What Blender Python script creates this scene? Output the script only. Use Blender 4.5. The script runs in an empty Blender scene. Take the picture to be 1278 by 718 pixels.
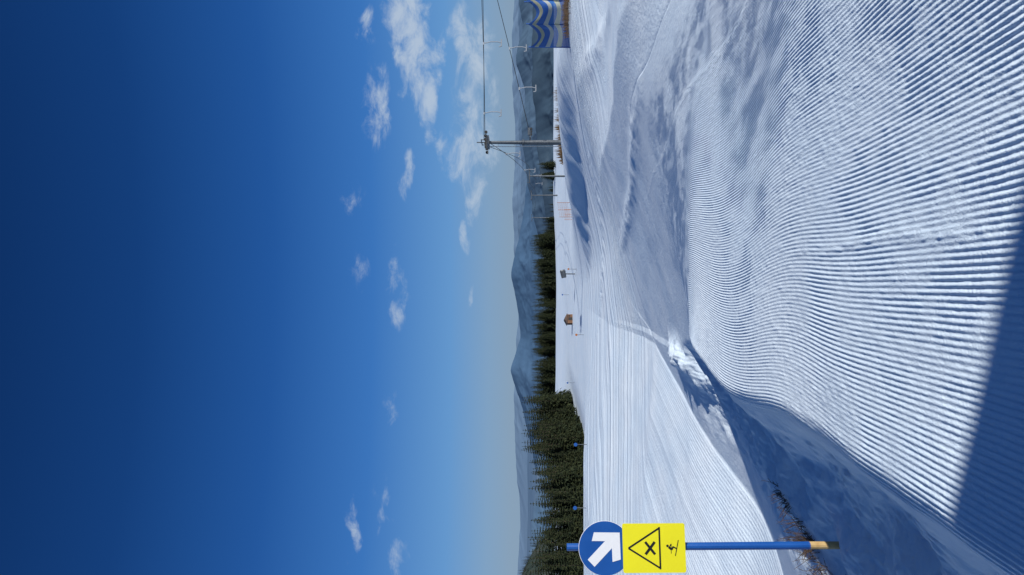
import bpy, math, random
import numpy as np
from mathutils import Vector, Matrix
random.seed(7); np.random.seed(7)
S=bpy.context.scene
S.view_settings.view_transform='Standard'; S.view_settings.look='None'; S.view_settings.exposure=0
EL=math.radians(25.5); SH=(0.84,-0.5426)

# ---------------- noise ----------------
def _h(xi,yi,seed):
    n=(xi*374761393+yi*668265263+seed*974634777)&0xffffffff
    n=((n^(n>>13))*1274126177)&0xffffffff
    n=n^(n>>16)
    return n/4294967295.0
def vn(x,y,seed=0):
    x=np.asarray(x,float);y=np.asarray(y,float)
    xf=np.floor(x);yf=np.floor(y);fx=x-xf;fy=y-yf
    xi=xf.astype(np.int64);yi=yf.astype(np.int64)
    fx=fx*fx*(3-2*fx);fy=fy*fy*(3-2*fy)
    a=_h(xi,yi,seed);b=_h(xi+1,yi,seed);c=_h(xi,yi+1,seed);d=_h(xi+1,yi+1,seed)
    return (a+(b-a)*fx)*(1-fy)+(c+(d-c)*fx)*fy
def fbm(x,y,o=4,seed=0):
    r=0;a=.5;t=0
    for i in range(o):
        r=r+a*vn(x*2**i+i*17.3,y*2**i-i*9.1,seed+i);t+=a;a*=.5
    return r/t-.5
def sm(a,b,x):
    t=np.clip((np.asarray(x,float)-a)/(b-a),0,1);return t*t*(3-2*t)
def herm(xs,ys,x):
    xs=np.array(xs,float);ys=np.array(ys,float)
    sl=np.diff(ys)/np.diff(xs);m=np.concatenate([[sl[0]],(sl[1:]+sl[:-1])/2,[sl[-1]]])
    x=np.clip(x,xs[0],xs[-1]);i=np.clip(np.searchsorted(xs,x)-1,0,len(xs)-2)
    h=xs[i+1]-xs[i];t=(x-xs[i])/h
    return ((2*t**3-3*t**2+1)*ys[i]+(t**3-2*t**2+t)*h*m[i]+(-2*t**3+3*t**2)*ys[i+1]+(t**3-t**2)*h*m[i+1])
PY=[-90,-30,-10,0,6,12.5,18,25,40,70,110,150,220,300,340,450,620]
PZ=[4,1,-.4,-1.6,-2.32,-3.1,-3.85,-4.75,-6.15,-8.3,-10.4,-12.5,-15.6,-18.8,-21.5,-45,-90]
def cc(Y): return -.5*sm(12,21,Y)+.15*np.sin((Y-3)*.9)*sm(4,7,Y)*(1-sm(14,18,Y))
def berm(X,Y,p0,p1,w,h):
    dx,dy=p1[0]-p0[0],p1[1]-p0[1];L2=dx*dx+dy*dy
    t=np.clip(((X-p0[0])*dx+(Y-p0[1])*dy)/L2,0,1)
    d=np.hypot(X-p0[0]-t*dx,Y-p0[1]-t*dy)+fbm(X*.7,Y*.7,3,31)*w*1.2
    return h*np.exp(-(d/w)**2)*(.6+1.2*fbm(X*2.5,Y*2.5,4,32)+.4)*np.sin(np.pi*np.clip(t*.9+.05,0,1))**.5
def H(X,Y):
    X=np.asarray(X,float);Y=np.asarray(Y,float)
    z=herm(PY,PZ,Y)
    Xe=-1.12+cc(Y)+.12*fbm(Y*.8,Y*0+3,3,5)
    xv=-6.1+(Y-14.4)*.227
    w=np.maximum(Xe-xv-.6,.3);tt=Xe-X;t=np.maximum(tt,0)
    b=.72*(1-sm(14,23,Y))
    bank=b*sm(-.12,.72,tt)
    sl=.27*np.clip(t-.6,0,w)*(1-sm(30,50,Y))
    rise=.09*np.clip(t-w-.62,0,14)*(1-sm(60,90,Y))
    z=z-bank-sl+rise
    z=z+.25*np.clip(X-2,-4,4.5)*sm(10,18,Y)*(1-sm(33,48,Y))
    xc=17.5-(Y-40)*.05
    z=z+2.5*sm(xc-15,xc,X+1.2*fbm(X*.1,Y*.1,2,9))*sm(28,44,Y)*(1-sm(75,135,Y))
    # low bank cut along the edge of the far piste
    sd=(X-5.5)*.891+(Y-70)*.453+2.4*fbm(X*.16,Y*.16,4,15);ql=(X-5.5)*.453-(Y-70)*.891
    z=z+1.15*sm(-1.9,1.6,sd)*(1-sm(2,16,sd))*sm(-14,6,ql)*(1-sm(20,32,ql))
    z=z-2*sm(15,30,-X)*sm(60,100,Y)*(1-sm(130,170,Y))
    z=z+.25*fbm(X*.07,Y*.07,2,11)*sm(15,35,Y)+1.6*fbm(X*.02,Y*.02,3,12)*sm(60,150,Y)
    z=z+.13*fbm(X*.35,Y*.28,3,13)*(1-sm(30,60,Y))
    lump=sm(.05,.35,t)*(1-sm(1.4,3.4,t))*(1-sm(18,24,Y))
    z=z+lump*(.32*fbm(X*2.2,Y*1.6,5,21)+.08*np.abs(fbm(X*9,Y*8,3,22)))
    off=sm(.2,.6,t)+sm(4.2,5.4,X-cc(Y))+sm(17,20,Y)
    z=z+np.clip(off,0,1)*.024*fbm(X*1.7,Y*1.5,4,23)*(1-sm(60,80,Y))
    z=z+berm(X,Y,(2.1,37),(4.6,16),.45,.10)+berm(X,Y,(12.3,42),(10.5,25),.7,.12)+berm(X,Y,(-2.0,24),(-2.6,18.5),.45,.30)
    z=z+berm(X,Y,(-4,60),(12,44),1.0,.12)
    return z
def Hs(x,y): return float(H(np.array([x]),np.array([y]))[0])

# ---------------- materials ----------------
def mat(name,col,rough=.6,metal=0,spec=.5,nz=None):
    m=bpy.data.materials.new(name);m.use_nodes=True;n=m.node_tree.nodes;l=m.node_tree.links
    b=n['Principled BSDF'];b.inputs['Base Color'].default_value=(*col,1);b.inputs['Roughness'].default_value=rough
    b.inputs['Metallic'].default_value=metal;b.inputs['Specular IOR Level'].default_value=spec
    if nz:
        sc,c2,bd=nz
        tc=n.new('ShaderNodeTexCoord');no=n.new('ShaderNodeTexNoise');no.inputs['Scale'].default_value=sc;no.inputs['Detail'].default_value=6
        l.new(tc.outputs['Object'],no.inputs['Vector'])
        r=n.new('ShaderNodeValToRGB');r.color_ramp.elements[0].position=.38;r.color_ramp.elements[1].position=.62
        r.color_ramp.elements[0].color=(*col,1);r.color_ramp.elements[1].color=(*c2,1)
        l.new(no.outputs['Fac'],r.inputs['Fac']);l.new(r.outputs['Color'],b.inputs['Base Color'])
        if bd:
            bu=n.new('ShaderNodeBump');bu.inputs['Distance'].default_value=bd;bu.inputs['Strength'].default_value=1
            l.new(no.outputs['Fac'],bu.inputs['Height']);l.new(bu.outputs['Normal'],b.inputs['Normal'])
    return m
def snowmat(name,groom):
    m=bpy.data.materials.new(name);m.use_nodes=True;n=m.node_tree.nodes;l=m.node_tree.links
    b=n['Principled BSDF'];b.inputs['Roughness'].default_value=.55;b.inputs['Specular IOR Level'].default_value=.3
    g=n.new('ShaderNodeNewGeometry')
    def noise(sc,det=4):
        o=n.new('ShaderNodeTexNoise');o.inputs['Scale'].default_value=sc;o.inputs['Detail'].default_value=det
        l.new(g.outputs['Position'],o.inputs['Vector']);return o
    n1=noise(.35,5);r=n.new('ShaderNodeValToRGB')
    r.color_ramp.elements[0].position=.35;r.color_ramp.elements[1].position=.65
    r.color_ramp.elements[0].color=(.71,.83,.93,1);r.color_ramp.elements[1].color=(.79,.88,.95,1)
    l.new(n1.outputs['Fac'],r.inputs['Fac']);l.new(r.outputs['Color'],b.inputs['Base Color'])
    def bump(h,dist,prev=None,st=1):
        u=n.new('ShaderNodeBump');u.inputs['Distance'].default_value=dist;u.inputs['Strength'].default_value=st
        l.new(h,u.inputs['Height'])
        if prev: l.new(prev,u.inputs['Normal'])
        return u.outputs['Normal']
    v=bump(noise(9,5).outputs['Fac'],.02 if groom else .010)
    v=bump(noise(90,3).outputs['Fac'],.005,v)
    if groom:
        a=n.new('ShaderNodeAttribute');a.attribute_name='gs'
        k=n.new('ShaderNodeAttribute');k.attribute_name='groom'
        def M(op,x,y=None):
            q=n.new('ShaderNodeMath');q.operation=op
            for i,s in enumerate((x,y)):
                if s is None: continue
                if isinstance(s,(int,float)): q.inputs[i].default_value=s
                else: l.new(s,q.inputs[i])
            return q.outputs[0]
        s1=M('SINE',M('MULTIPLY',a.outputs['Fac'],2*math.pi/.12))
        nn=n.new('ShaderNodeTexNoise');nn.noise_dimensions='1D';nn.inputs['Scale'].default_value=.8;nn.inputs['Detail'].default_value=4
        l.new(a.outputs['Fac'],nn.inputs['W'])
        hgt=M('ADD',M('MULTIPLY',s1,.006),M('MULTIPLY',nn.outputs['Fac'],.24))
        v=bump(M('MULTIPLY',hgt,k.outputs['Fac']),1.0,v)
    l.new(v,b.inputs['Normal'])
    return m

def gridmesh(name,X,Y,Z,m,attrs={},smooth=True):
    ny,nx=X.shape
    co=np.stack([X,Y,Z],-1).reshape(-1,3).astype(np.float32)
    i=np.arange(ny*nx).reshape(ny,nx)
    f=np.stack([i[:-1,:-1],i[:-1,1:],i[1:,1:],i[1:,:-1]],-1).reshape(-1,4).astype(np.int32)
    me=bpy.data.meshes.new(name);me.vertices.add(len(co));me.vertices.foreach_set('co',co.ravel())
    me.loops.add(f.size);me.loops.foreach_set('vertex_index',f.ravel())
    me.polygons.add(len(f));me.polygons.foreach_set('loop_start',np.arange(0,f.size,4,dtype=np.int32))
    me.polygons.foreach_set('loop_total',np.full(len(f),4,dtype=np.int32))
    me.update(calc_edges=True)
    if smooth: me.polygons.foreach_set('use_smooth',np.ones(len(f),dtype=bool))
    for k,v in attrs.items():
        a=me.attributes.new(k,'FLOAT','POINT');a.data.foreach_set('value',v.reshape(-1).astype(np.float32))
    me.materials.append(m)
    o=bpy.data.objects.new(name,me);S.collection.objects.link(o);return o

# ---------------- snow ground ----------------
ux=np.linspace(-np.arcsinh(420/1.5),np.arcsinh(420/1.5),940)
uy=np.linspace(-np.arcsinh(90/4),np.arcsinh(600/4),900)
gx=-2+1.5*np.sinh(ux);gy=5+4*np.sinh(uy)
X,Y=np.meshgrid(gx,gy);Z=H(X,Y)
s=X-cc(Y)
pm=sm(-1.15,-.95,s)*(1-sm(4.9,5.2,s))*sm(1.0,1.4,Y)*(1-sm(19.2,20.2,Y))
Z=Z-.09*pm
xvl=-6.1+(Y-14.4)*.227
gsL=(X-xvl)*.975-0*Y
gsR=np.hypot(X-14,(Y-22)*.62)
mixR=sm(30,46,Y)
groom=np.clip(sm(-.1,.2,xvl-X)*(1-sm(28,44,Y))*1.0+sm(26,40,Y),0,1)*(1-sm(150,260,Y))*sm(-2,4,Y)
gs=gsL*(1-mixR)-gsR*mixR
SNOW=snowmat('snow',True)
gridmesh('snow_ground',X,Y,Z,SNOW,{'gs':gs,'groom':groom*(.45+.75*sm(25,45,Y))})

# ---------------- corduroy piste ----------------
per=.0325
sx=np.arange(-1.26,5.3,per/6)
yy=np.exp(np.linspace(math.log(.9),math.log(20.6),500))
s,Y=np.meshgrid(sx,yy);X=s+cc(Y)
sw=s+.016*fbm(s*3,Y*.7,3,41)+.003*fbm(s*9,Y*3,2,49)
st=np.sin(2*np.pi*sw/per)
prof=np.tanh(1.3*st)/.9
brk=sm(.05,.24,fbm(s*1.1,Y*.9,4,42))
seam=np.exp(-((s-.24-.03*np.sin(Y*2))/.035)**2)*sm(2.5,3.0,Y)*(1-sm(4.2,6,Y))*.7
seam2=np.exp(-((s-3.1)/.06)**2)*.5
seams=np.clip(seam+seam2,0,1)
amp=.0037*(1-.55*brk)*(1-.75*seams)*np.clip(.85+1.3*fbm(s*6,Y*3,4,43),.2,1.6)
fade=(1-sm(4.0,4.9,s+.8*fbm(Y*.4,Y*0,3,44)))*sm(-1.22,-1.12,s+.1*fbm(Y*1.5,Y*0,3,45))*(1-sm(15,19.5,Y+s*.3))
crumb=np.maximum(fbm(s*22,Y*16,4,46),0)
Z=H(X,Y)+.012+amp*prof*fade+.015*crumb*brk*fade+.02*seams*(fbm(s*30,Y*14,4,47)+.35)+.004*fbm(s*45,Y*30,3,48)
edge=np.minimum(np.minimum((s+1.26)*2,5.3-s)/.22,np.minimum(Y-.9,(20.6-Y)*.5)/.4)
Z=Z-.10*(1-sm(0,1,edge))
gridmesh('groomed_piste',X,Y,Z,snowmat('corduroy_snow',False))

# ---------------- mesh builder ----------------
class MB:
    def __init__(s): s.v=[];s.f=[];s.m=[]
    def quad(s,pts,mi=0):
        b=len(s.v);s.v+=[tuple(p) for p in pts];s.f.append(tuple(range(b,b+len(pts))));s.m.append(mi)
    def box(s,c,d,mi=0,R=None):
        b=len(s.v)
        for sx in(-1,1):
            for sy in(-1,1):
                for sz in(-1,1):
                    p=Vector((sx*d[0]/2,sy*d[1]/2,sz*d[2]/2))
                    if R: p=R@p
                    s.v.append(tuple(p+Vector(c)))
        for q in((0,1,3,2),(4,6,7,5),(0,4,5,1),(2,3,7,6),(0,2,6,4),(1,5,7,3)):
            s.f.append(tuple(b+i for i in q));s.m.append(mi)
    def tube(s,p0,p1,r0,r1=None,n=8,mi=0):
        r1=r0 if r1 is None else r1
        p0=Vector(p0);p1=Vector(p1);d=(p1-p0).normalized()
        a=d.orthogonal().normalized();c=d.cross(a);b=len(s.v)
        for p,r in((p0,r0),(p1,r1)):
            for i in range(n):
                t=2*math.pi*i/n;s.v.append(tuple(p+a*(r*math.cos(t))+c*(r*math.sin(t))))
        for i in range(n):
            j=(i+1)%n;s.f.append((b+i,b+j,b+n+j,b+n+i));s.m.append(mi)
        s.f.append(tuple(b+i for i in range(n))[::-1]);s.m.append(mi)
        s.f.append(tuple(b+n+i for i in range(n)));s.m.append(mi)
    def slab(s,pts,y0,y1,mi=0):
        b=len(s.v);n=len(pts)
        s.v+=[(p[0],y0,p[1]) for p in pts]+[(p[0],y1,p[1]) for p in pts]
        s.f.append(tuple(b+i for i in range(n)));s.m.append(mi)
        s.f.append(tuple(b+n+i for i in range(n))[::-1]);s.m.append(mi)
        for i in range(n):
            j=(i+1)%n;s.f.append((b+i,b+n+i,b+n+j,b+j));s.m.append(mi)
    def mesh(s,name,mats,smooth=False):
        me=bpy.data.meshes.new(name);me.from_pydata(s.v,[],s.f)
        for m in mats: me.materials.append(m)
        me.polygons.foreach_set('material_index',s.m)
        if smooth: me.polygons.foreach_set('use_smooth',[True]*len(s.f))
        me.update();return me
    def obj(s,name,mats,loc=(0,0,0),rz=0,parent=None,smooth=False,bevel=0):
        o=bpy.data.objects.new(name,s.mesh(name,mats,smooth));S.collection.objects.link(o)
        o.location=loc;o.rotation_euler=(0,0,rz)
        if bevel:
            bv=o.modifiers.new('b','BEVEL');bv.width=bevel;bv.segments=2
        if parent: o.parent=parent
        return o
def empty(name,loc=(0,0,0),rot=(0,0,0)):
    e=bpy.data.objects.new(name,None);S.collection.objects.link(e);e.location=loc;e.rotation_euler=rot;e.empty_display_size=.2;return e

# ---------------- sign ----------------
BLUE=mat('blue_sign_paint',(.008,.075,.30),.4,nz=(3,(.012,.09,.34),0))
WHITE=mat('white_sign_film',(.8,.8,.8),.4)
YEL=mat('yellow_sign_film',(.84,.76,.015),.4,nz=(2,(.80,.72,.015),0))
BLK=mat('black_sign_film',(.012,.012,.012),.45)
WOOD=mat('bare_wood_stake',(.45,.28,.10),.7,nz=(14,(.55,.38,.16),.003))
STEEL=mat('galvanised_steel',(.30,.32,.34),.45,.7,nz=(6,(.22,.24,.26),.002))
SYd=7.1;sxp=(33-359)/852*SYd;k=SYd/852
def vz(v): return -(v-639)*k
sg=empty('piste_direction_sign',(sxp,SYd,0),(0,math.radians(-.4),math.radians(8)))
p=MB();p.tube((0,.05,vz(1013)),(0,.05,vz(708)),.040,.038,12,0);p.obj('post',[BLUE],parent=sg,smooth=False)
p=MB();p.tube((0,.05,vz(1050)-.35),(0,.05,vz(1012)),.036,.040,12,0);p.obj('wooden_stake',[WOOD],parent=sg)
def circ(cx,cz,r,n=48): return [(cx+r*math.cos(2*math.pi*i/n),cz+r*math.sin(2*math.pi*i/n)) for i in range(n)]
czc=vz(755);rc=33*k
p=MB();p.slab(circ(0,czc,rc),-.006,.0,0);p.obj('round_plate_rim',[WHITE],parent=sg)
p=MB();p.slab(circ(0,czc,rc*.985),-.009,-.0065,0);p.obj('round_plate',[BLUE],parent=sg)
c,s_=math.cos(math.radians(-45)),math.sin(math.radians(-45))
p=MB()
def tr(pts): return [((x*c-y*s_)*rc,(x*s_+y*c)*rc+czc) for x,y in pts]
p.slab(tr([(-.76,-.18),(.40,-.18),(.40,.18),(-.76,.18)]),-.012,-.0095,0)
p.slab(tr([(.80,0),(.36,0.0),(-.16,.54),(.12,.70)]),-.0123,-.0095,0)
p.slab(tr([(.80,0),(.12,-.70),(-.16,-.54),(.36,0.0)]),-.0126,-.0095,0)
p.obj('arrow',[WHITE],parent=sg)
hw=29.5*k;z0,z1=vz(855),vz(777)
def rrect(x0,x1,z0,z1,r,n=5):
    o=[]
    for cx,cz,a in((x1-r,z1-r,0),(x0+r,z1-r,90),(x0+r,z0+r,180),(x1-r,z0+r,270)):
        for i in range(n+1):
            t=math.radians(a+90*i/n);o.append((cx+r*math.cos(t),cz+r*math.sin(t)))
    return o
p=MB();p.slab(rrect(-hw,hw,z0,z1,.02),-.0035,.004,0);yp=p.obj('warning_plate',[YEL],parent=sg);yp.location=(0,-.012,0)
p=MB();zt,zb=vz(784),vz(823);hwt=24*k
def line(a,b,w,y=-.0045):
    ax,az=a;bx,bz=b;L=math.hypot(bx-ax,bz-az);nx,nz=-(bz-az)/L*w/2,(bx-ax)/L*w/2
    p.slab([(ax+nx,az+nz),(ax-nx,az-nz),(bx-nx,bz-nz),(bx+nx,bz+nz)],y-.001,-.0038)
w=.017
line((0,zt),(-hwt,zb),w,-.0045);line((0,zt),(hwt,zb),w,-.0048);line((-hwt-.01,zb),(hwt+.01,zb),w,-.0051)
xc_,zc_=0,vz(811);q=.062
line((-q,zc_-q*.8),(q,zc_+q*.8),.026,-.0045);line((-q,zc_+q*.8),(q,zc_-q*.8),.026,-.0048)
kz=vz(841);ks=.06
def sk(a,b,w,y): line((a[0]*ks,kz+a[1]*ks),(b[0]*ks,kz+b[1]*ks),w*ks,y)
p.slab(circ(.35*ks,kz+1.15*ks,.22*ks,14),-.0055,-.0038)
sk((.15,.95),(-.25,.45),.38,-.0046);sk((-.3,.45),(.25,.15),.26,-.0049);sk((.2,.2),(-.1,-.4),.2,-.0052)
sk((-1.3,-.15),(1.3,-.75),.12,-.0055);sk((.1,.85),(.7,.5),.14,-.0058);sk((.7,.5),(-.9,.55),.07,-.0061)
gl=p.obj('warning_pictogram',[BLK],parent=sg);gl.location=(0,-.012,0)
p=MB()
for zz in (czc,vz(795),vz(838)): p.box((0,.02,zz),(.10,.03,.03))
p.obj('mounting_clamps',[STEEL],parent=sg)

# ---------------- dry shrubs by the sign ----------------
TW=mat('dry_twigs',(.09,.055,.03),.9)
def shrub(x,y,n,h,spread):
    p=MB()
    for i in range(n):
        a=random.uniform(0,6.28);r=random.uniform(0,spread);bx,by=r*math.cos(a),r*math.sin(a)
        pt=Vector((bx,by,Hs(x+bx,y+by)-Hs(x,y)-.05));d=Vector((random.gauss(0,.5),random.gauss(0,.5),1)).normalized()
        L=h*random.uniform(.4,1)/4
        for j in range(4):
            q=pt+d*L;p.tube(pt,q,.0045-.0007*j,.0038-.0007*j,4);
            if random.random()<.8:
                e=(d+Vector((random.gauss(0,.7),random.gauss(0,.7),.1))).normalized();p.tube(pt,pt+e*L*.9,.0025,.0012,3)
            pt=q;d=(d+Vector((random.gauss(0,.3),random.gauss(0,.3),-.1))).normalized()
    p.obj('dry_shrub',[TW],(x,y,Hs(x,y)))
shrub(-3.1,8.3,90,.42,.28);shrub(-2.75,8.8,50,.3,.2);shrub(-3.5,8.0,60,.4,.25);shrub(-3.2,7.0,18,.2,.2)

# ---------------- conifers ----------------
BARK=mat('spruce_bark',(.07,.05,.035),.9)
NEED=mat('spruce_needles',(.014,.024,.012),.85,0,.2,nz=(1.3,(.048,.056,.022),0))
def spruce(seed,H_,R,wh=20,nb=9):
    rnd=random.Random(seed);p=MB()
    p.tube((0,0,-.6),(0,0,H_*.97),R*.09,.01,6,0)
    for i in range(wh):
        f=.05+.95*(i/(wh-1))**.95
        z=H_*f;r=R*((1-f)**.8)*rnd.uniform(.8,1.12)+.04*R
        for j in range(nb):
            a=2*math.pi*(j+rnd.random()*.9)/nb+i*.7;rr=r*rnd.uniform(.6,1.15)
            ca,sa=math.cos(a),math.sin(a);dr=rnd.uniform(.12,.38)*rr
            up=.12*rr
            m1=(ca*rr*.5,sa*rr*.5,z+up*.3-dr*.3);e=(ca*rr,sa*rr,z-dr)
            w=rr*.22+.05
            px,py=-sa*w,ca*w
            p.quad([(0,0,z),(m1[0]+px,m1[1]+py,m1[2]-.12*rr),e,m1],1)
            p.quad([(0,0,z),m1,e,(m1[0]-px,m1[1]-py,m1[2]-.12*rr)],1)
            for k_ in range(4):
                t=rnd.uniform(.35,1);bx,by,bz=ca*rr*t,sa*rr*t,z-dr*t
                b2=a+rnd.uniform(-1.4,1.4);l=rr*.28+.08
                hx,hy=math.cos(b2)*l,math.sin(b2)*l
                p.quad([(bx-hy*.3,by+hx*.3,bz+.02),(bx+hy*.3,by-hx*.3,bz+.02),(bx+hx,by+hy,bz-l*rnd.uniform(.5,1.1))],1)
    p.quad([(-.05,0,H_*.93),(.05,0,H_*.93),(0,0,H_*1.03)],1)
    return p.mesh('spruce_mesh_%d'%seed,[BARK,NEED])
TM=[spruce(i,1*10.0,random.uniform(1.8,2.5),random.choice((18,21,24)),9) for i in range(6)]
TL=[spruce(20+i,10.0,random.uniform(1.9,2.5),10,6) for i in range(4)]
def put(ms,name,x,y,z,h,par=None):
    o=bpy.data.objects.new(name,random.choice(ms));S.collection.objects.link(o)
    q=h/10;o.scale=(q*random.uniform(.95,1.3),q*random.uniform(.95,1.3),q);o.rotation_euler=(random.gauss(0,.02),random.gauss(0,.02),random.uniform(0,6.28));o.location=(x,y,z)
    if par:o.parent=par
def uX(u,y): return (u-359)/852*y
F=empty('distant_conifer_forest')
def patch(u0,u1,y0,y1,n,h0,h1,ms=TM,par=F,name='conifer'):
    for i in range(n):
        y=random.uniform(y0,y1);u=random.uniform(u0,u1);x=uX(u,y)
        put(ms,name,x,y,Hs(x,y)-.2,random.uniform(h0,h1),par)
patch(215,425,300,335,350,6,11.5)
patch(425,446,300,320,16,4,7)
patch(488,514,270,300,16,5,8)
patch(446,490,320,330,10,2,3.5)
patch(150,222,150,175,60,7,11.5)
patch(100,190,128,150,55,6.5,10.5)
patch(-60,135,106,138,160,6,10.5)
for u,y,h in((216,150,9.8),(206,143,6.6),(196,147,10.2),(187,141,8.4),(172,128,7.6),(162,128,9.2),(150,122,6.5),(141,125,8.7),(128,112,7.6),(118,108,6.4),(104,98,7.6),(92,104,6.4),(80,96,7.4),(66,100,6.6),(52,95,7.9),(40,92,5.6),(27,97,8.2),(12,92,6.4),(-5,96,8.2),(-25,95,7.6)):
    x=uX(u,y);put(TM,'spruce_tree',x,y,Hs(x,y)-.15,h)

BR=mat('brown_scrub',(.09,.055,.028),.95,nz=(2,(.15,.09,.04),0))
p=MB()
for i in range(1300):
    y=random.uniform(86,112);x=uX(random.uniform(515,612),y);z=Hs(x,y)
    hh=random.uniform(.4,1.3)*(1 if random.random()<.8 else 1.5)
    for j in range(4):
        a=random.uniform(0,6.28);r=random.uniform(.1,.5)
        p.quad([(x,y,z-.1),(x+r*math.cos(a)*.5+.05,y+r*math.sin(a)*.5,z+hh*.5),(x+r*math.cos(a),y+r*math.sin(a),z+hh),(x+r*math.cos(a)*.5-.05,y+r*math.sin(a)*.5,z+hh*.5)])
p.obj('brown_scrub',[BR])
p=MB()
for i in range(260):
    y=random.uniform(39,44);x=random.uniform(15.8,18.8);z=Hs(x,y);hh=random.uniform(.15,.5)
    for j in range(4):
        a=random.uniform(0,6.28);r=random.uniform(.05,.3)
        p.quad([(x,y,z-.05),(x+r*math.cos(a)*.5+.02,y+r*math.sin(a)*.5,z+hh*.5),(x+r*math.cos(a),y+r*math.sin(a),z+hh)])
p.obj('dry_grass',[TW])

# ---------------- lift tower + ropes ----------------
TS=mat('weathered_steel',(.12,.13,.14),.5,.4,nz=(3,(.08,.09,.10),.002))
RUB=mat('sheave_rubber',(.02,.02,.02),.7)
ty=85;tx=uX(540,ty);tz=Hs(tx,ty);topz=(639-608)/852*ty
tw=empty('ski_lift_tower',(tx,ty,tz))
h=topz-tz
p=MB();p.box((0,0,0),(1.1,1.1,.5));p.obj('footing',[mat('concrete',(.35,.34,.32),.9,nz=(3,(.28,.27,.26),.004))],parent=tw)
p=MB();p.tube((0,0,0),(0,0,h*.55),.33,.27,14);p.tube((0,0,h*.55),(0,0,h),.25,.18,14)
p.tube((0,0,h*.54),(0,0,h*.56),.38,.38,14);p.obj('mast',[TS],parent=tw)
p=MB()
p.box((0,0,h-.15),(1.0,3.6,.26));p.box((0,0,h+.65),(.12,.12,1.3));p.box((0,-1.5,h+.3),(.1,.1,.8));p.box((0,1.5,h+.3),(.1,.1,.8))
p.box((.0,0,h+.68),(.1,3.2,.1))
p.box((-.3,-1.7,h-.05),(1.6,.5,.06));p.box((-.3,1.7,h-.05),(1.6,.5,.06))
p.box((.75,0,h*.46),(1.4,.3,.2));p.box((1.35,0,h*.46+.15),(.9,.4,.3))
p.obj('crossarm',[TS],parent=tw)
p=MB()
for yy_ in(-1.7,1.7):
    for dx in(-.9,-.45,0,.45,.9): p.tube((dx,yy_-.08,h+.15-abs(dx)*.08),(dx,yy_+.08,h+.15-abs(dx)*.08),.19,n=12)
for dx in(1.0,1.35,1.7): p.tube((dx,-.1,h*.46-.1),(dx,.1,h*.46-.1),.16,n=12)
p.obj('sheave_train',[RUB],parent=tw)
p=MB()
for sx_ in(-.16,.16): p.box((-.5+0,sx_,h*.5),(.04,.04,h*.96))
for i in range(int(h/.35)): p.box((-.5,0,.3+i*.35),(.03,.32,.03))
for i in range(5): p.box((-.4,0,.6+i*h/5),(.3,.05,.05))
p.obj('ladder',[STEEL],parent=tw)
ropes=empty('lift_haul_rope')
def rope(a,b,sag,r=.03,name='rope'):
    p=MB();a=Vector(a);b=Vector(b);pr=a
    for i in range(1,25):
        t=i/24;q=a.lerp(b,t)-Vector((0,0,4*sag*t*(1-t)));p.tube(pr,q,r,n=5);pr=q
    p.obj(name,[RUB],parent=ropes)
zt=tz+h+.33
rA=((tx,ty-1.7,zt),(tx+48,ty-24,4.6))
rB=((tx+1.3,ty,tz+h*.46+.1),(tx+52,ty-12,12.5))
rope(*rA,.6,.035);rope((tx,ty+1.7,zt),(tx+52,ty-20,6.4),.9,.028);rope(*rB,.5,.04)
tops=[((tx,ty-1.7,zt),(tx,ty+1.7,zt))]
for u_,y_,h_ in((498,170,9),(474,260,10),(446,340,11.5)):
    x=uX(u_,y_);z=Hs(x,y_);e=empty('ski_lift_tower',(x,y_,z));p=MB();p.tube((0,0,-.5),(0,0,h_),.16+.0006*y_,.15,8);p.obj('mast',[TS],parent=e)
    p=MB();p.box((0,0,h_),(3.6,.26,.26))
    for sx_ in(-1.6,1.6):
        p.box((sx_,0,h_-.1),(.2,1.2,.2));p.box((sx_,0,h_+.3),(.1,.1,.6))
    p.obj('crossarm',[TS],parent=e)
    a_,b_=tops[-1];na,nb=(x-1.6,y_,z+h_+.1),(x+1.6,y_,z+h_+.1)
    rope(a_,na,1.6,.04);rope(b_,nb,1.8,.04);tops.append((na,nb))
GREY=mat('carrier_grey',(.35,.36,.37),.5,.3)
def carrier(P):
    e=empty('lift_carrier',P);p=MB()
    p.box((0,0,0),(.35,.12,.14));pr=Vector((0,0,0))
    for q in((.05,0,-.4),(.16,0,-.8),(.16,0,-1.6),(.05,0,-2.0)):
        q=Vector(q);p.tube(pr,q,.055,n=6);pr=q
    p.tube((-.35,0,-2.05),(.45,0,-2.05),.065,n=6)
    p.tube((-.35,0,-2.05),(-.4,0,-1.75),.055,n=6)
    p.obj('hanger',[GREY],parent=e)
def onrope(r,t,sag):
    a=Vector(r[0]);b=Vector(r[1]);return a.lerp(b,t)-Vector((0,0,4*sag*t*(1-t)))
carrier(onrope(rA,.06,.6));carrier(onrope(rA,.21,.6));carrier(onrope(rB,.10,.5));carrier(onrope(rB,.19,.5))
for t_ in(.2,.55): carrier(onrope((tops[0][0],tops[1][0]),t_,1.6)); carrier(onrope((tops[1][1],tops[2][1]),t_,1.8))

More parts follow.
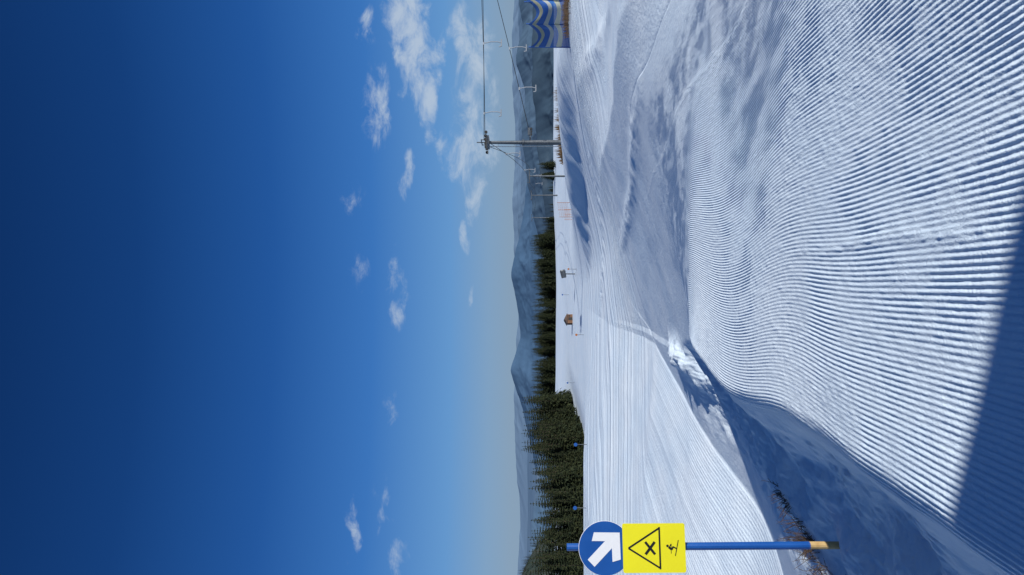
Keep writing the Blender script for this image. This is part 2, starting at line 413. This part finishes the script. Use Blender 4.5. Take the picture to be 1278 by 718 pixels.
# ---------------- blue safety fence on right ----------------
def stripemat():
    m=bpy.data.materials.new('blue_striped_net');m.use_nodes=True;n=m.node_tree.nodes;l=m.node_tree.links
    b=n['Principled BSDF'];b.inputs['Roughness'].default_value=.8
    a=n.new('ShaderNodeAttribute');a.attribute_name='band'
    r=n.new('ShaderNodeValToRGB');r.color_ramp.interpolation='CONSTANT'
    cols=[(0,(.02,.09,.34)),(.2,(.42,.42,.30)),(.34,(.02,.13,.42)),(.5,(.45,.46,.42)),(.62,(.015,.10,.38)),(.8,(.42,.40,.26)),(.9,(.02,.10,.36))]
    e=r.color_ramp.elements;e[0].color=(*cols[0][1],1);e[1].position=.2;e[1].color=(*cols[1][1],1)
    for pz,cl in cols[2:]:
        q=e.new(pz);q.color=(*cl,1)
    l.new(a.outputs['Fac'],r.inputs['Fac']);l.new(r.outputs['Color'],b.inputs['Base Color'])
    tr_=n.new('ShaderNodeBsdfTransparent');mx=n.new('ShaderNodeMixShader');mx.inputs[0].default_value=.86
    l.new(tr_.outputs[0],mx.inputs[1]);l.new(b.outputs[0],mx.inputs[2]);l.new(mx.outputs[0],n['Material Output'].inputs[0])
    return m
fpts=[(16.2,46.0),(17.3,44.9),(18.6,44.2),(20.0,44.0),(21.8,44.2),(24,44.8)]
fe=empty('safety_net_fence')
SM=stripemat()
for (x0,y0),(x1,y1) in zip(fpts[:-1],fpts[1:]):
    n=17;U,V=np.meshgrid(np.linspace(0,1,n),np.linspace(0,1,9))
    xs=x0+(x1-x0)*U;ys=y0+(y1-y0)*U
    zb_=H(xs,ys)
    hgt=2.6-.6*np.sin(np.pi*U);belly=.45*np.sin(np.pi*U)*np.sin(np.pi*V)
    o=gridmesh('net_panel',xs+belly*.2,ys-belly,zb_+.15+V*hgt+.06*fbm(U*5,V*5,2,3),SM,{'band':V})
    o.parent=fe
p=MB()
for x0,y0 in fpts:
    z=Hs(x0,y0);p.tube((x0,y0+.05,z-.3),(x0+random.uniform(-.1,.1),y0+.05,z+2.9),.05,.04,8)
p.obj('fence_posts',[BLUE],parent=fe)

# ---------------- small midground things ----------------
ORG=mat('orange_net',(.38,.13,.035),.7);WD=mat('dark_timber',(.13,.065,.035),.85,nz=(4,(.20,.10,.05),.01))
RFM=mat('shingle_roof',(.07,.045,.035),.9,nz=(5,(.12,.08,.06),.01))
def hut(u,y,wd,hh,name):
    x=uX(u,y);z=Hs(x,y);e=empty(name,(x,y,z),(0,0,.3))
    p=MB();p.box((0,0,hh*.3),(wd,wd*.8,hh*.8));p.obj('walls',[WD],parent=e,bevel=.02)
    p=MB();r=wd*.62
    p.slab([(-r,hh*.68),(r,hh*.68),(0,hh*1.05)],-wd*.5,wd*.5);p.obj('roof',[RFM],parent=e)
    p=MB();p.box((0,-wd*.4-.02,hh*.25),(wd*.3,.04,hh*.6));p.box((wd*.32,-wd*.4-.02,hh*.42),(wd*.16,.04,hh*.2));p.obj('door_and_window',[BLK],parent=e)
hut(319,128,1.7,1.5,'wooden_hut');hut(130,92,1.4,1.2,'wooden_hut')
def net(u,y,w_,n,hh):
    x=uX(u,y);e=empty('orange_safety_net',(x,y,Hs(x,y)));p=MB();q=MB()
    for i in range(n+1):
        xx=-w_/2+w_*i/n;zz=Hs(x+xx,y)-Hs(x,y);p.tube((xx,0,zz-.2),(xx,0,zz+hh),.03,n=6)
        if i<n:
            z2=Hs(x+xx+w_/n,y)-Hs(x,y)
            for r_ in range(6):
                f=.2+.75*r_/5
                q.tube((xx,0,zz+hh*f),(xx+w_/n,0,z2+hh*f),.009,n=4)
            for r_ in range(6):
                t=r_/6;q.tube((xx+w_/n*t,0,zz+(z2-zz)*t+.2*hh),(xx+w_/n*t,0,zz+(z2-zz)*t+.95*hh),.009,n=4)
    p.obj('posts',[ORG],parent=e);q.obj('mesh_net',[ORG],parent=e)
net(456,95,2.0,2,1.8);net(450,120,1.8,2,1.4)
x=uX(376,118);e=empty('snow_cannon',(x,118,Hs(x,118)));p=MB()
p.tube((0,0,-.2),(0,0,1.7),.09,n=8);p.tube((0,0,0),(.8,.2,-.1),.05,n=6);p.tube((0,0,0),(-.8,.2,-.1),.05,n=6);p.tube((0,0,0),(0,-.8,-.1),.05,n=6);p.obj('stand',[TS],parent=e)
p=MB();p.tube((-.7,0,1.9),(.5,0,2.15),.42,.50,14);p.tube((.5,0,2.15),(.7,0,2.2),.5,.38,14);p.obj('fan_barrel',[TS],parent=e)
def marker(u,y,hh=1.8,colr=None):
    x=uX(u,y);e=empty('piste_marker_pole',(x,y,Hs(x,y)));p=MB();p.tube((0,0,-.3),(0,0,hh),.03,n=6);p.obj('pole',[TS],parent=e)
    p=MB();p.tube((0,-.05,hh),(0,-.02,hh),.16,n=14);p.obj('disc',[colr or BLUE],parent=e)
marker(163,60,1.0);marker(84,56,.9);marker(382,112,1.3,ORG);marker(350,140,1.4);marker(300,90,1.0,ORG);marker(240,125,1.3)

# ---------------- far terrain ----------------
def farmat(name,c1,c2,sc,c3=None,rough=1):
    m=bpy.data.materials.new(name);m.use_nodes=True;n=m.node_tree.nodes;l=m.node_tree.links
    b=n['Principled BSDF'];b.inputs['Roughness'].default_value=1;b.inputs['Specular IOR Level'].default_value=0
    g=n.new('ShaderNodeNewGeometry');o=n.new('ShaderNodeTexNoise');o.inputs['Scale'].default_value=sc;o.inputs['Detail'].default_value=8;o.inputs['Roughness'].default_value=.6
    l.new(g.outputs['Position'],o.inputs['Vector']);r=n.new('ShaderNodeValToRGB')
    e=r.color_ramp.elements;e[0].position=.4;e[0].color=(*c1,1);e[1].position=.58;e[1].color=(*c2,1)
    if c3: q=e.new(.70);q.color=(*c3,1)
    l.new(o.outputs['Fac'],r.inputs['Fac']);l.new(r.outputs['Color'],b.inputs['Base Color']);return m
ys=np.exp(np.linspace(math.log(430),math.log(70000),260))
aa=np.linspace(-1.1,1.1,300)
A_,Yv=np.meshgrid(aa,ys);Xv=A_*Yv
Zv=herm([400,1000,2500,6000,12000,40000,70000],[-45,-170,-420,-640,-700,-760,-900],Yv)+60*fbm(Xv/1500,Yv/1500,5,61)*sm(800,3000,Yv)
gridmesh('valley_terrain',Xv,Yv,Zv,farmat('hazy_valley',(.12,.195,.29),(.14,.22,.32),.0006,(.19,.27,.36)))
def ridge(name,dist,depth,crest,m,seed,rough=1.0,base=-760,jag=2.0):
    us=[c[0] for c in crest];zs=[-(c[1]-639)/852*dist for c in crest];xs_=[(u-359)/852*dist for u in us]
    xg=np.linspace(xs_[0],xs_[-1],420);yg=np.linspace(-depth,depth,130)
    Xr,Yr=np.meshgrid(xg,yg)
    pxm=dist/852
    cr=herm(xs_,zs,Xr)+jag*pxm*2*fbm(Xr/pxm/22,Xr*0+seed,5,seed+2)
    wv=depth*.35*fbm(Xr/depth*.8,Xr*0,3,seed)
    t=np.clip(np.abs(Yr-wv)/depth,0,1)
    hh=(cr-base)
    rg=1-np.abs(2*fbm(Xr/depth*3.2,Yr/depth*2.2,5,seed+5))*2
    Zr=base+hh*(1-t)**1.15*(1-.34*rough*(1-rg)*sm(0,.35,t))+hh*.06*rough*fbm(Xr/depth*6,Yr/depth*6,5,seed+9)*sm(0,.2,t)-40*sm(.9,1,t)
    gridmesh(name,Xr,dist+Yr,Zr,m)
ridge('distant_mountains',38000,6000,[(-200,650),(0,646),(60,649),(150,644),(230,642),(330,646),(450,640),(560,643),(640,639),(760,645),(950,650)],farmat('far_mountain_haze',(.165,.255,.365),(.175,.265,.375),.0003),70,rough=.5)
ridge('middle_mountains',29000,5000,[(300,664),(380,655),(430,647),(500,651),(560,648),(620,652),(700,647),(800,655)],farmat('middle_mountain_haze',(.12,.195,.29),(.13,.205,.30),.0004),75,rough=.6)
ridge('blue_mountains',20000,3800,[(120,672),(180,658),(215,650),(235,643),(255,637),(275,643),(300,649),(330,646),(355,642),(375,638),(400,643),(430,649),(480,656),(540,662),(640,668)],farmat('blue_mountain_haze',(.066,.128,.215),(.074,.138,.228),.0006),80,jag=1.6,rough=.7)  # blue base colour has the aerial haze of this distance painted in
ridge('right_mountains',13000,2600,[(400,680),(440,668),(500,657),(560,650),(600,655),(640,644),(680,651),(730,646),(800,654),(900,662)],farmat('right_mountain_haze',(.07,.12,.18),(.08,.132,.195),.001,(.105,.16,.225)),90,jag=2.5,rough=.8)  # haze mixed into the slate-toned base colour, darker than the farther ridges
ridge('right_foothills',7000,1600,[(380,690),(450,682),(520,672),(580,668),(640,664),(720,666),(820,672),(900,680)],farmat('right_foothill_haze',(.045,.077,.115),(.055,.09,.128),.002,(.085,.12,.155)),100,base=-640,rough=.8)  # thinner air haze painted into the base colour of this nearer ridge
ridge('left_foothills',11000,1500,[(-300,672),(-100,664),(0,660),(60,664),(120,669),(200,674),(260,682),(330,690)],farmat('left_foothill_haze',(.085,.15,.23),(.105,.17,.25),.0012,(.22,.28,.35)),110,base=-690)  # pale tones are valley haze put into the base colour
xg=np.linspace(-680,-150,150);yg=np.linspace(650,1250,90);Xh,Yh=np.meshgrid(xg,yg)
def hillz(X,Y): return -150+142*np.exp(-(((X+430)/125)**2+((Y-950)/190)**2))+26*fbm(X/60,Y/60,4,120)
gridmesh('wooded_hill',Xh,Yh,hillz(Xh,Yh),farmat('hill_forest_floor',(.022,.036,.032),(.045,.055,.048),.03,(.09,.10,.10)))
HF=empty('hillside_forest')
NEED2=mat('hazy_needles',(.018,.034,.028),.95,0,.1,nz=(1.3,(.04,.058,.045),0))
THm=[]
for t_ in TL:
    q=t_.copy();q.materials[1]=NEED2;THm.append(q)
for i in range(1000):
    x=random.uniform(-540,-250);y=random.uniform(740,980)
    z=float(hillz(np.array([x]),np.array([y]))[0])
    if vn(x/35,y/50,7)<.22: continue
    put(THm,'hill_conifer',x,y,z-.5,random.uniform(6,12),HF)

# ---------------- lodge behind the viewer (casts the foreground shadow) ----------------
zg=-1.93;zr=3.1;L=(zr-zg)/math.tan(EL)
Apt=Vector((.74+SH[0]*L,2.44+SH[1]*L));Bpt=Vector((-1.34+SH[0]*L,3.14+SH[1]*L))
d=(Apt-Bpt).normalized();P0=Bpt-d*2.6;P1=Apt+d*7;nrm=Vector((-d.y,d.x));
if nrm.y<0:nrm=-nrm
ln=(P1-P0).length;mid=(P0+P1)/2;ang=math.atan2(d.y,d.x)
lo=empty('mountain_lodge',(mid.x,mid.y,0),(0,0,ang))
p=MB();p.box((0,-4.0,(zr-.3-3.5)/2),(ln-.6,7.2,zr-.3+3.5));p.obj('walls',[WD],parent=lo)
p=MB();p.box((0,-4.0,zr-.15),(ln,8.0,.3));p.obj('roof',[mat('roof_sheet',(.12,.05,.04),.6)],parent=lo)
p=MB()
for i in range(4):
    p.box((-ln/2+1.6+i*(ln-3.2)/3,-.37,.7),(1.2,.06,1.2))
p.obj('windows',[mat('window_glass',(.03,.04,.05),.1)],parent=lo)
p=MB()
for i in range(4):
    xx=-ln/2+1.6+i*(ln-3.2)/3
    p.box((xx,-.36,1.35),(1.4,.1,.1));p.box((xx,-.36,.05),(1.4,.1,.1))
p.obj('window_frames',[WHITE],parent=lo)

# ---------------- camera ----------------
cam=bpy.data.cameras.new('camera');co=bpy.data.objects.new('camera',cam);S.collection.objects.link(co)
cam.sensor_width=36;cam.lens=24;cam.clip_start=.05;cam.clip_end=200000
R=Matrix(((0,1,0),(0,0,-1),(-1,0,0)))
co.matrix_world=R.to_4x4();S.camera=co

# ---------------- sun ----------------
sd=Vector((SH[0]*math.cos(EL),SH[1]*math.cos(EL),math.sin(EL)))
li=bpy.data.lights.new('sun','SUN');li.energy=4.8;li.angle=math.radians(.53);li.color=(1,.975,.935)
lo_=bpy.data.objects.new('sun',li);S.collection.objects.link(lo_);lo_.rotation_euler=sd.to_track_quat('Z','Y').to_euler();lo_.location=(20,-20,30)

# ---------------- world ----------------
W=bpy.data.worlds.new('World');S.world=W;W.use_nodes=True
n=W.node_tree.nodes;l=W.node_tree.links
bg=n['Background'];bg.inputs['Strength'].default_value=.1
sky=n.new('ShaderNodeTexSky');sky.sky_type='NISHITA';sky.sun_disc=False;sky.sun_elevation=EL;sky.sun_rotation=math.atan2(SH[0],SH[1])
sky.altitude=1800;sky.air_density=1.0;sky.dust_density=.3;sky.ozone_density=5
def M(op,x,y=None,z=None,clamp=False):
    q=n.new('ShaderNodeMath');q.operation=op;q.use_clamp=clamp
    for i,s in enumerate((x,y,z)):
        if s is None: continue
        if isinstance(s,(int,float)): q.inputs[i].default_value=s
        else: l.new(s,q.inputs[i])
    return q.outputs[0]
tc=n.new('ShaderNodeTexCoord');sp=n.new('ShaderNodeSeparateXYZ');l.new(tc.outputs['Generated'],sp.inputs[0])
yc=M('MAXIMUM',sp.outputs[1],.05)
a0=M('DIVIDE',sp.outputs[0],yc);e0=M('DIVIDE',sp.outputs[2],yc)
cb=n.new('ShaderNodeCombineXYZ');l.new(a0,cb.inputs[0]);l.new(M('MULTIPLY',e0,1.8),cb.inputs[1])
no=n.new('ShaderNodeTexNoise');no.inputs['Scale'].default_value=17;no.inputs['Detail'].default_value=10;no.inputs['Roughness'].default_value=.67;no.inputs['Distortion'].default_value=.45
l.new(cb.outputs[0],no.inputs['Vector'])
wn=n.new('ShaderNodeTexNoise');wn.inputs['Scale'].default_value=13;wn.inputs['Detail'].default_value=4
l.new(cb.outputs[0],wn.inputs['Vector']);ws=n.new('ShaderNodeSeparateColor');l.new(wn.outputs['Color'],ws.inputs[0])
a=M('MULTIPLY_ADD',M('SUBTRACT',ws.outputs[0],.5),.10,a0);e=M('MULTIPLY_ADD',M('SUBTRACT',ws.outputs[1],.5),.06,e0)
clouds=[(505,8,27,60,1.4),(522,65,25,55,1.5),(536,130,15,46,1.4),(594,85,24,90,1.0),(574,45,18,46,.9),(592,170,24,75,1.0),(590,245,14,50,.8),(560,195,15,32,.75),
(470,130,17,44,.85),(461,35,13,26,.75),(497,362,12,42,.9),(440,662,10,28,.85),(479,640,8,36,.45),(505,222,9,22,.7),(579,305,7,20,.8),(587,368,5,16,.65),
(449,340,9,26,.45),(440,262,11,30,.5),(488,525,9,34,.5),(490,700,13,30,.5)]
f=None
for cx,cy,rx,ry,wt in clouds:
    dx=M('MULTIPLY',M('SUBTRACT',a,(359-cy)/852),852/(ry*1.3));dy=M('MULTIPLY',M('SUBTRACT',e,(639-cx)/852),852/(rx*1.3))
    v=M('MULTIPLY',M('SUBTRACT',1,M('MULTIPLY_ADD',dx,dx,M('MULTIPLY',dy,dy)),None,True),wt)
    f=v if f is None else M('MAXIMUM',f,v)
nz=M('SUBTRACT',no.outputs['Fac'],.53)
den=M('MULTIPLY',M('MULTIPLY_ADD',nz,4.4,f),M('GREATER_THAN',f,.001))
mr=n.new('ShaderNodeMapRange');mr.interpolation_type='SMOOTHSTEP';mr.inputs[1].default_value=.0;mr.inputs[2].default_value=1.6
l.new(den,mr.inputs[0]);cov=M('MULTIPLY',mr.outputs[0],M('MULTIPLY',f,2.2,None,True));cov=M('MULTIPLY',cov,M('GREATER_THAN',sp.outputs[1],.06))
cov=M('MULTIPLY',cov,.8)
er=n.new('ShaderNodeValToRGB');l.new(sp.outputs[2],er.inputs[0])
ee=er.color_ramp.elements
G=[(0,(.225,.335,.47)),(.035,(.20,.34,.53)),(.09,(.12,.30,.60)),(.2,(.040,.17,.49)),(.33,(.014,.090,.33)),(.48,(.005,.045,.19)),(.65,(.002,.022,.105))]
ee[0].position=0;ee[0].color=(*G[0][1],1);ee[1].position=.65;ee[1].color=(*G[-1][1],1)
for pz,cl in G[1:-1]:
    q=ee.new(pz);q.color=(*cl,1)
sc=n.new('ShaderNodeMix');sc.data_type='RGBA';sc.blend_type='MULTIPLY';sc.inputs[0].default_value=1;l.new(er.outputs[0],sc.inputs[6]);sc.inputs[7].default_value=(10,10,10,1);sc.clamp_result=False
mu=n.new('ShaderNodeMix');mu.data_type='RGBA'
fy=n.new('ShaderNodeMapRange');fy.inputs[1].default_value=-.6;fy.inputs[2].default_value=.3;fy.inputs[3].default_value=.3;fy.inputs[4].default_value=.96;l.new(sp.outputs[1],fy.inputs[0])
l.new(fy.outputs[0],mu.inputs[0])
l.new(sky.outputs[0],mu.inputs[6]);l.new(sc.outputs[2],mu.inputs[7])
cm=n.new('ShaderNodeMix');cm.data_type='RGBA';l.new(cov,cm.inputs[0]);l.new(mu.outputs[2],cm.inputs[6]);cm.inputs[7].default_value=(5.0,5.9,7.0,1)
l.new(cm.outputs[2],bg.inputs['Color'])
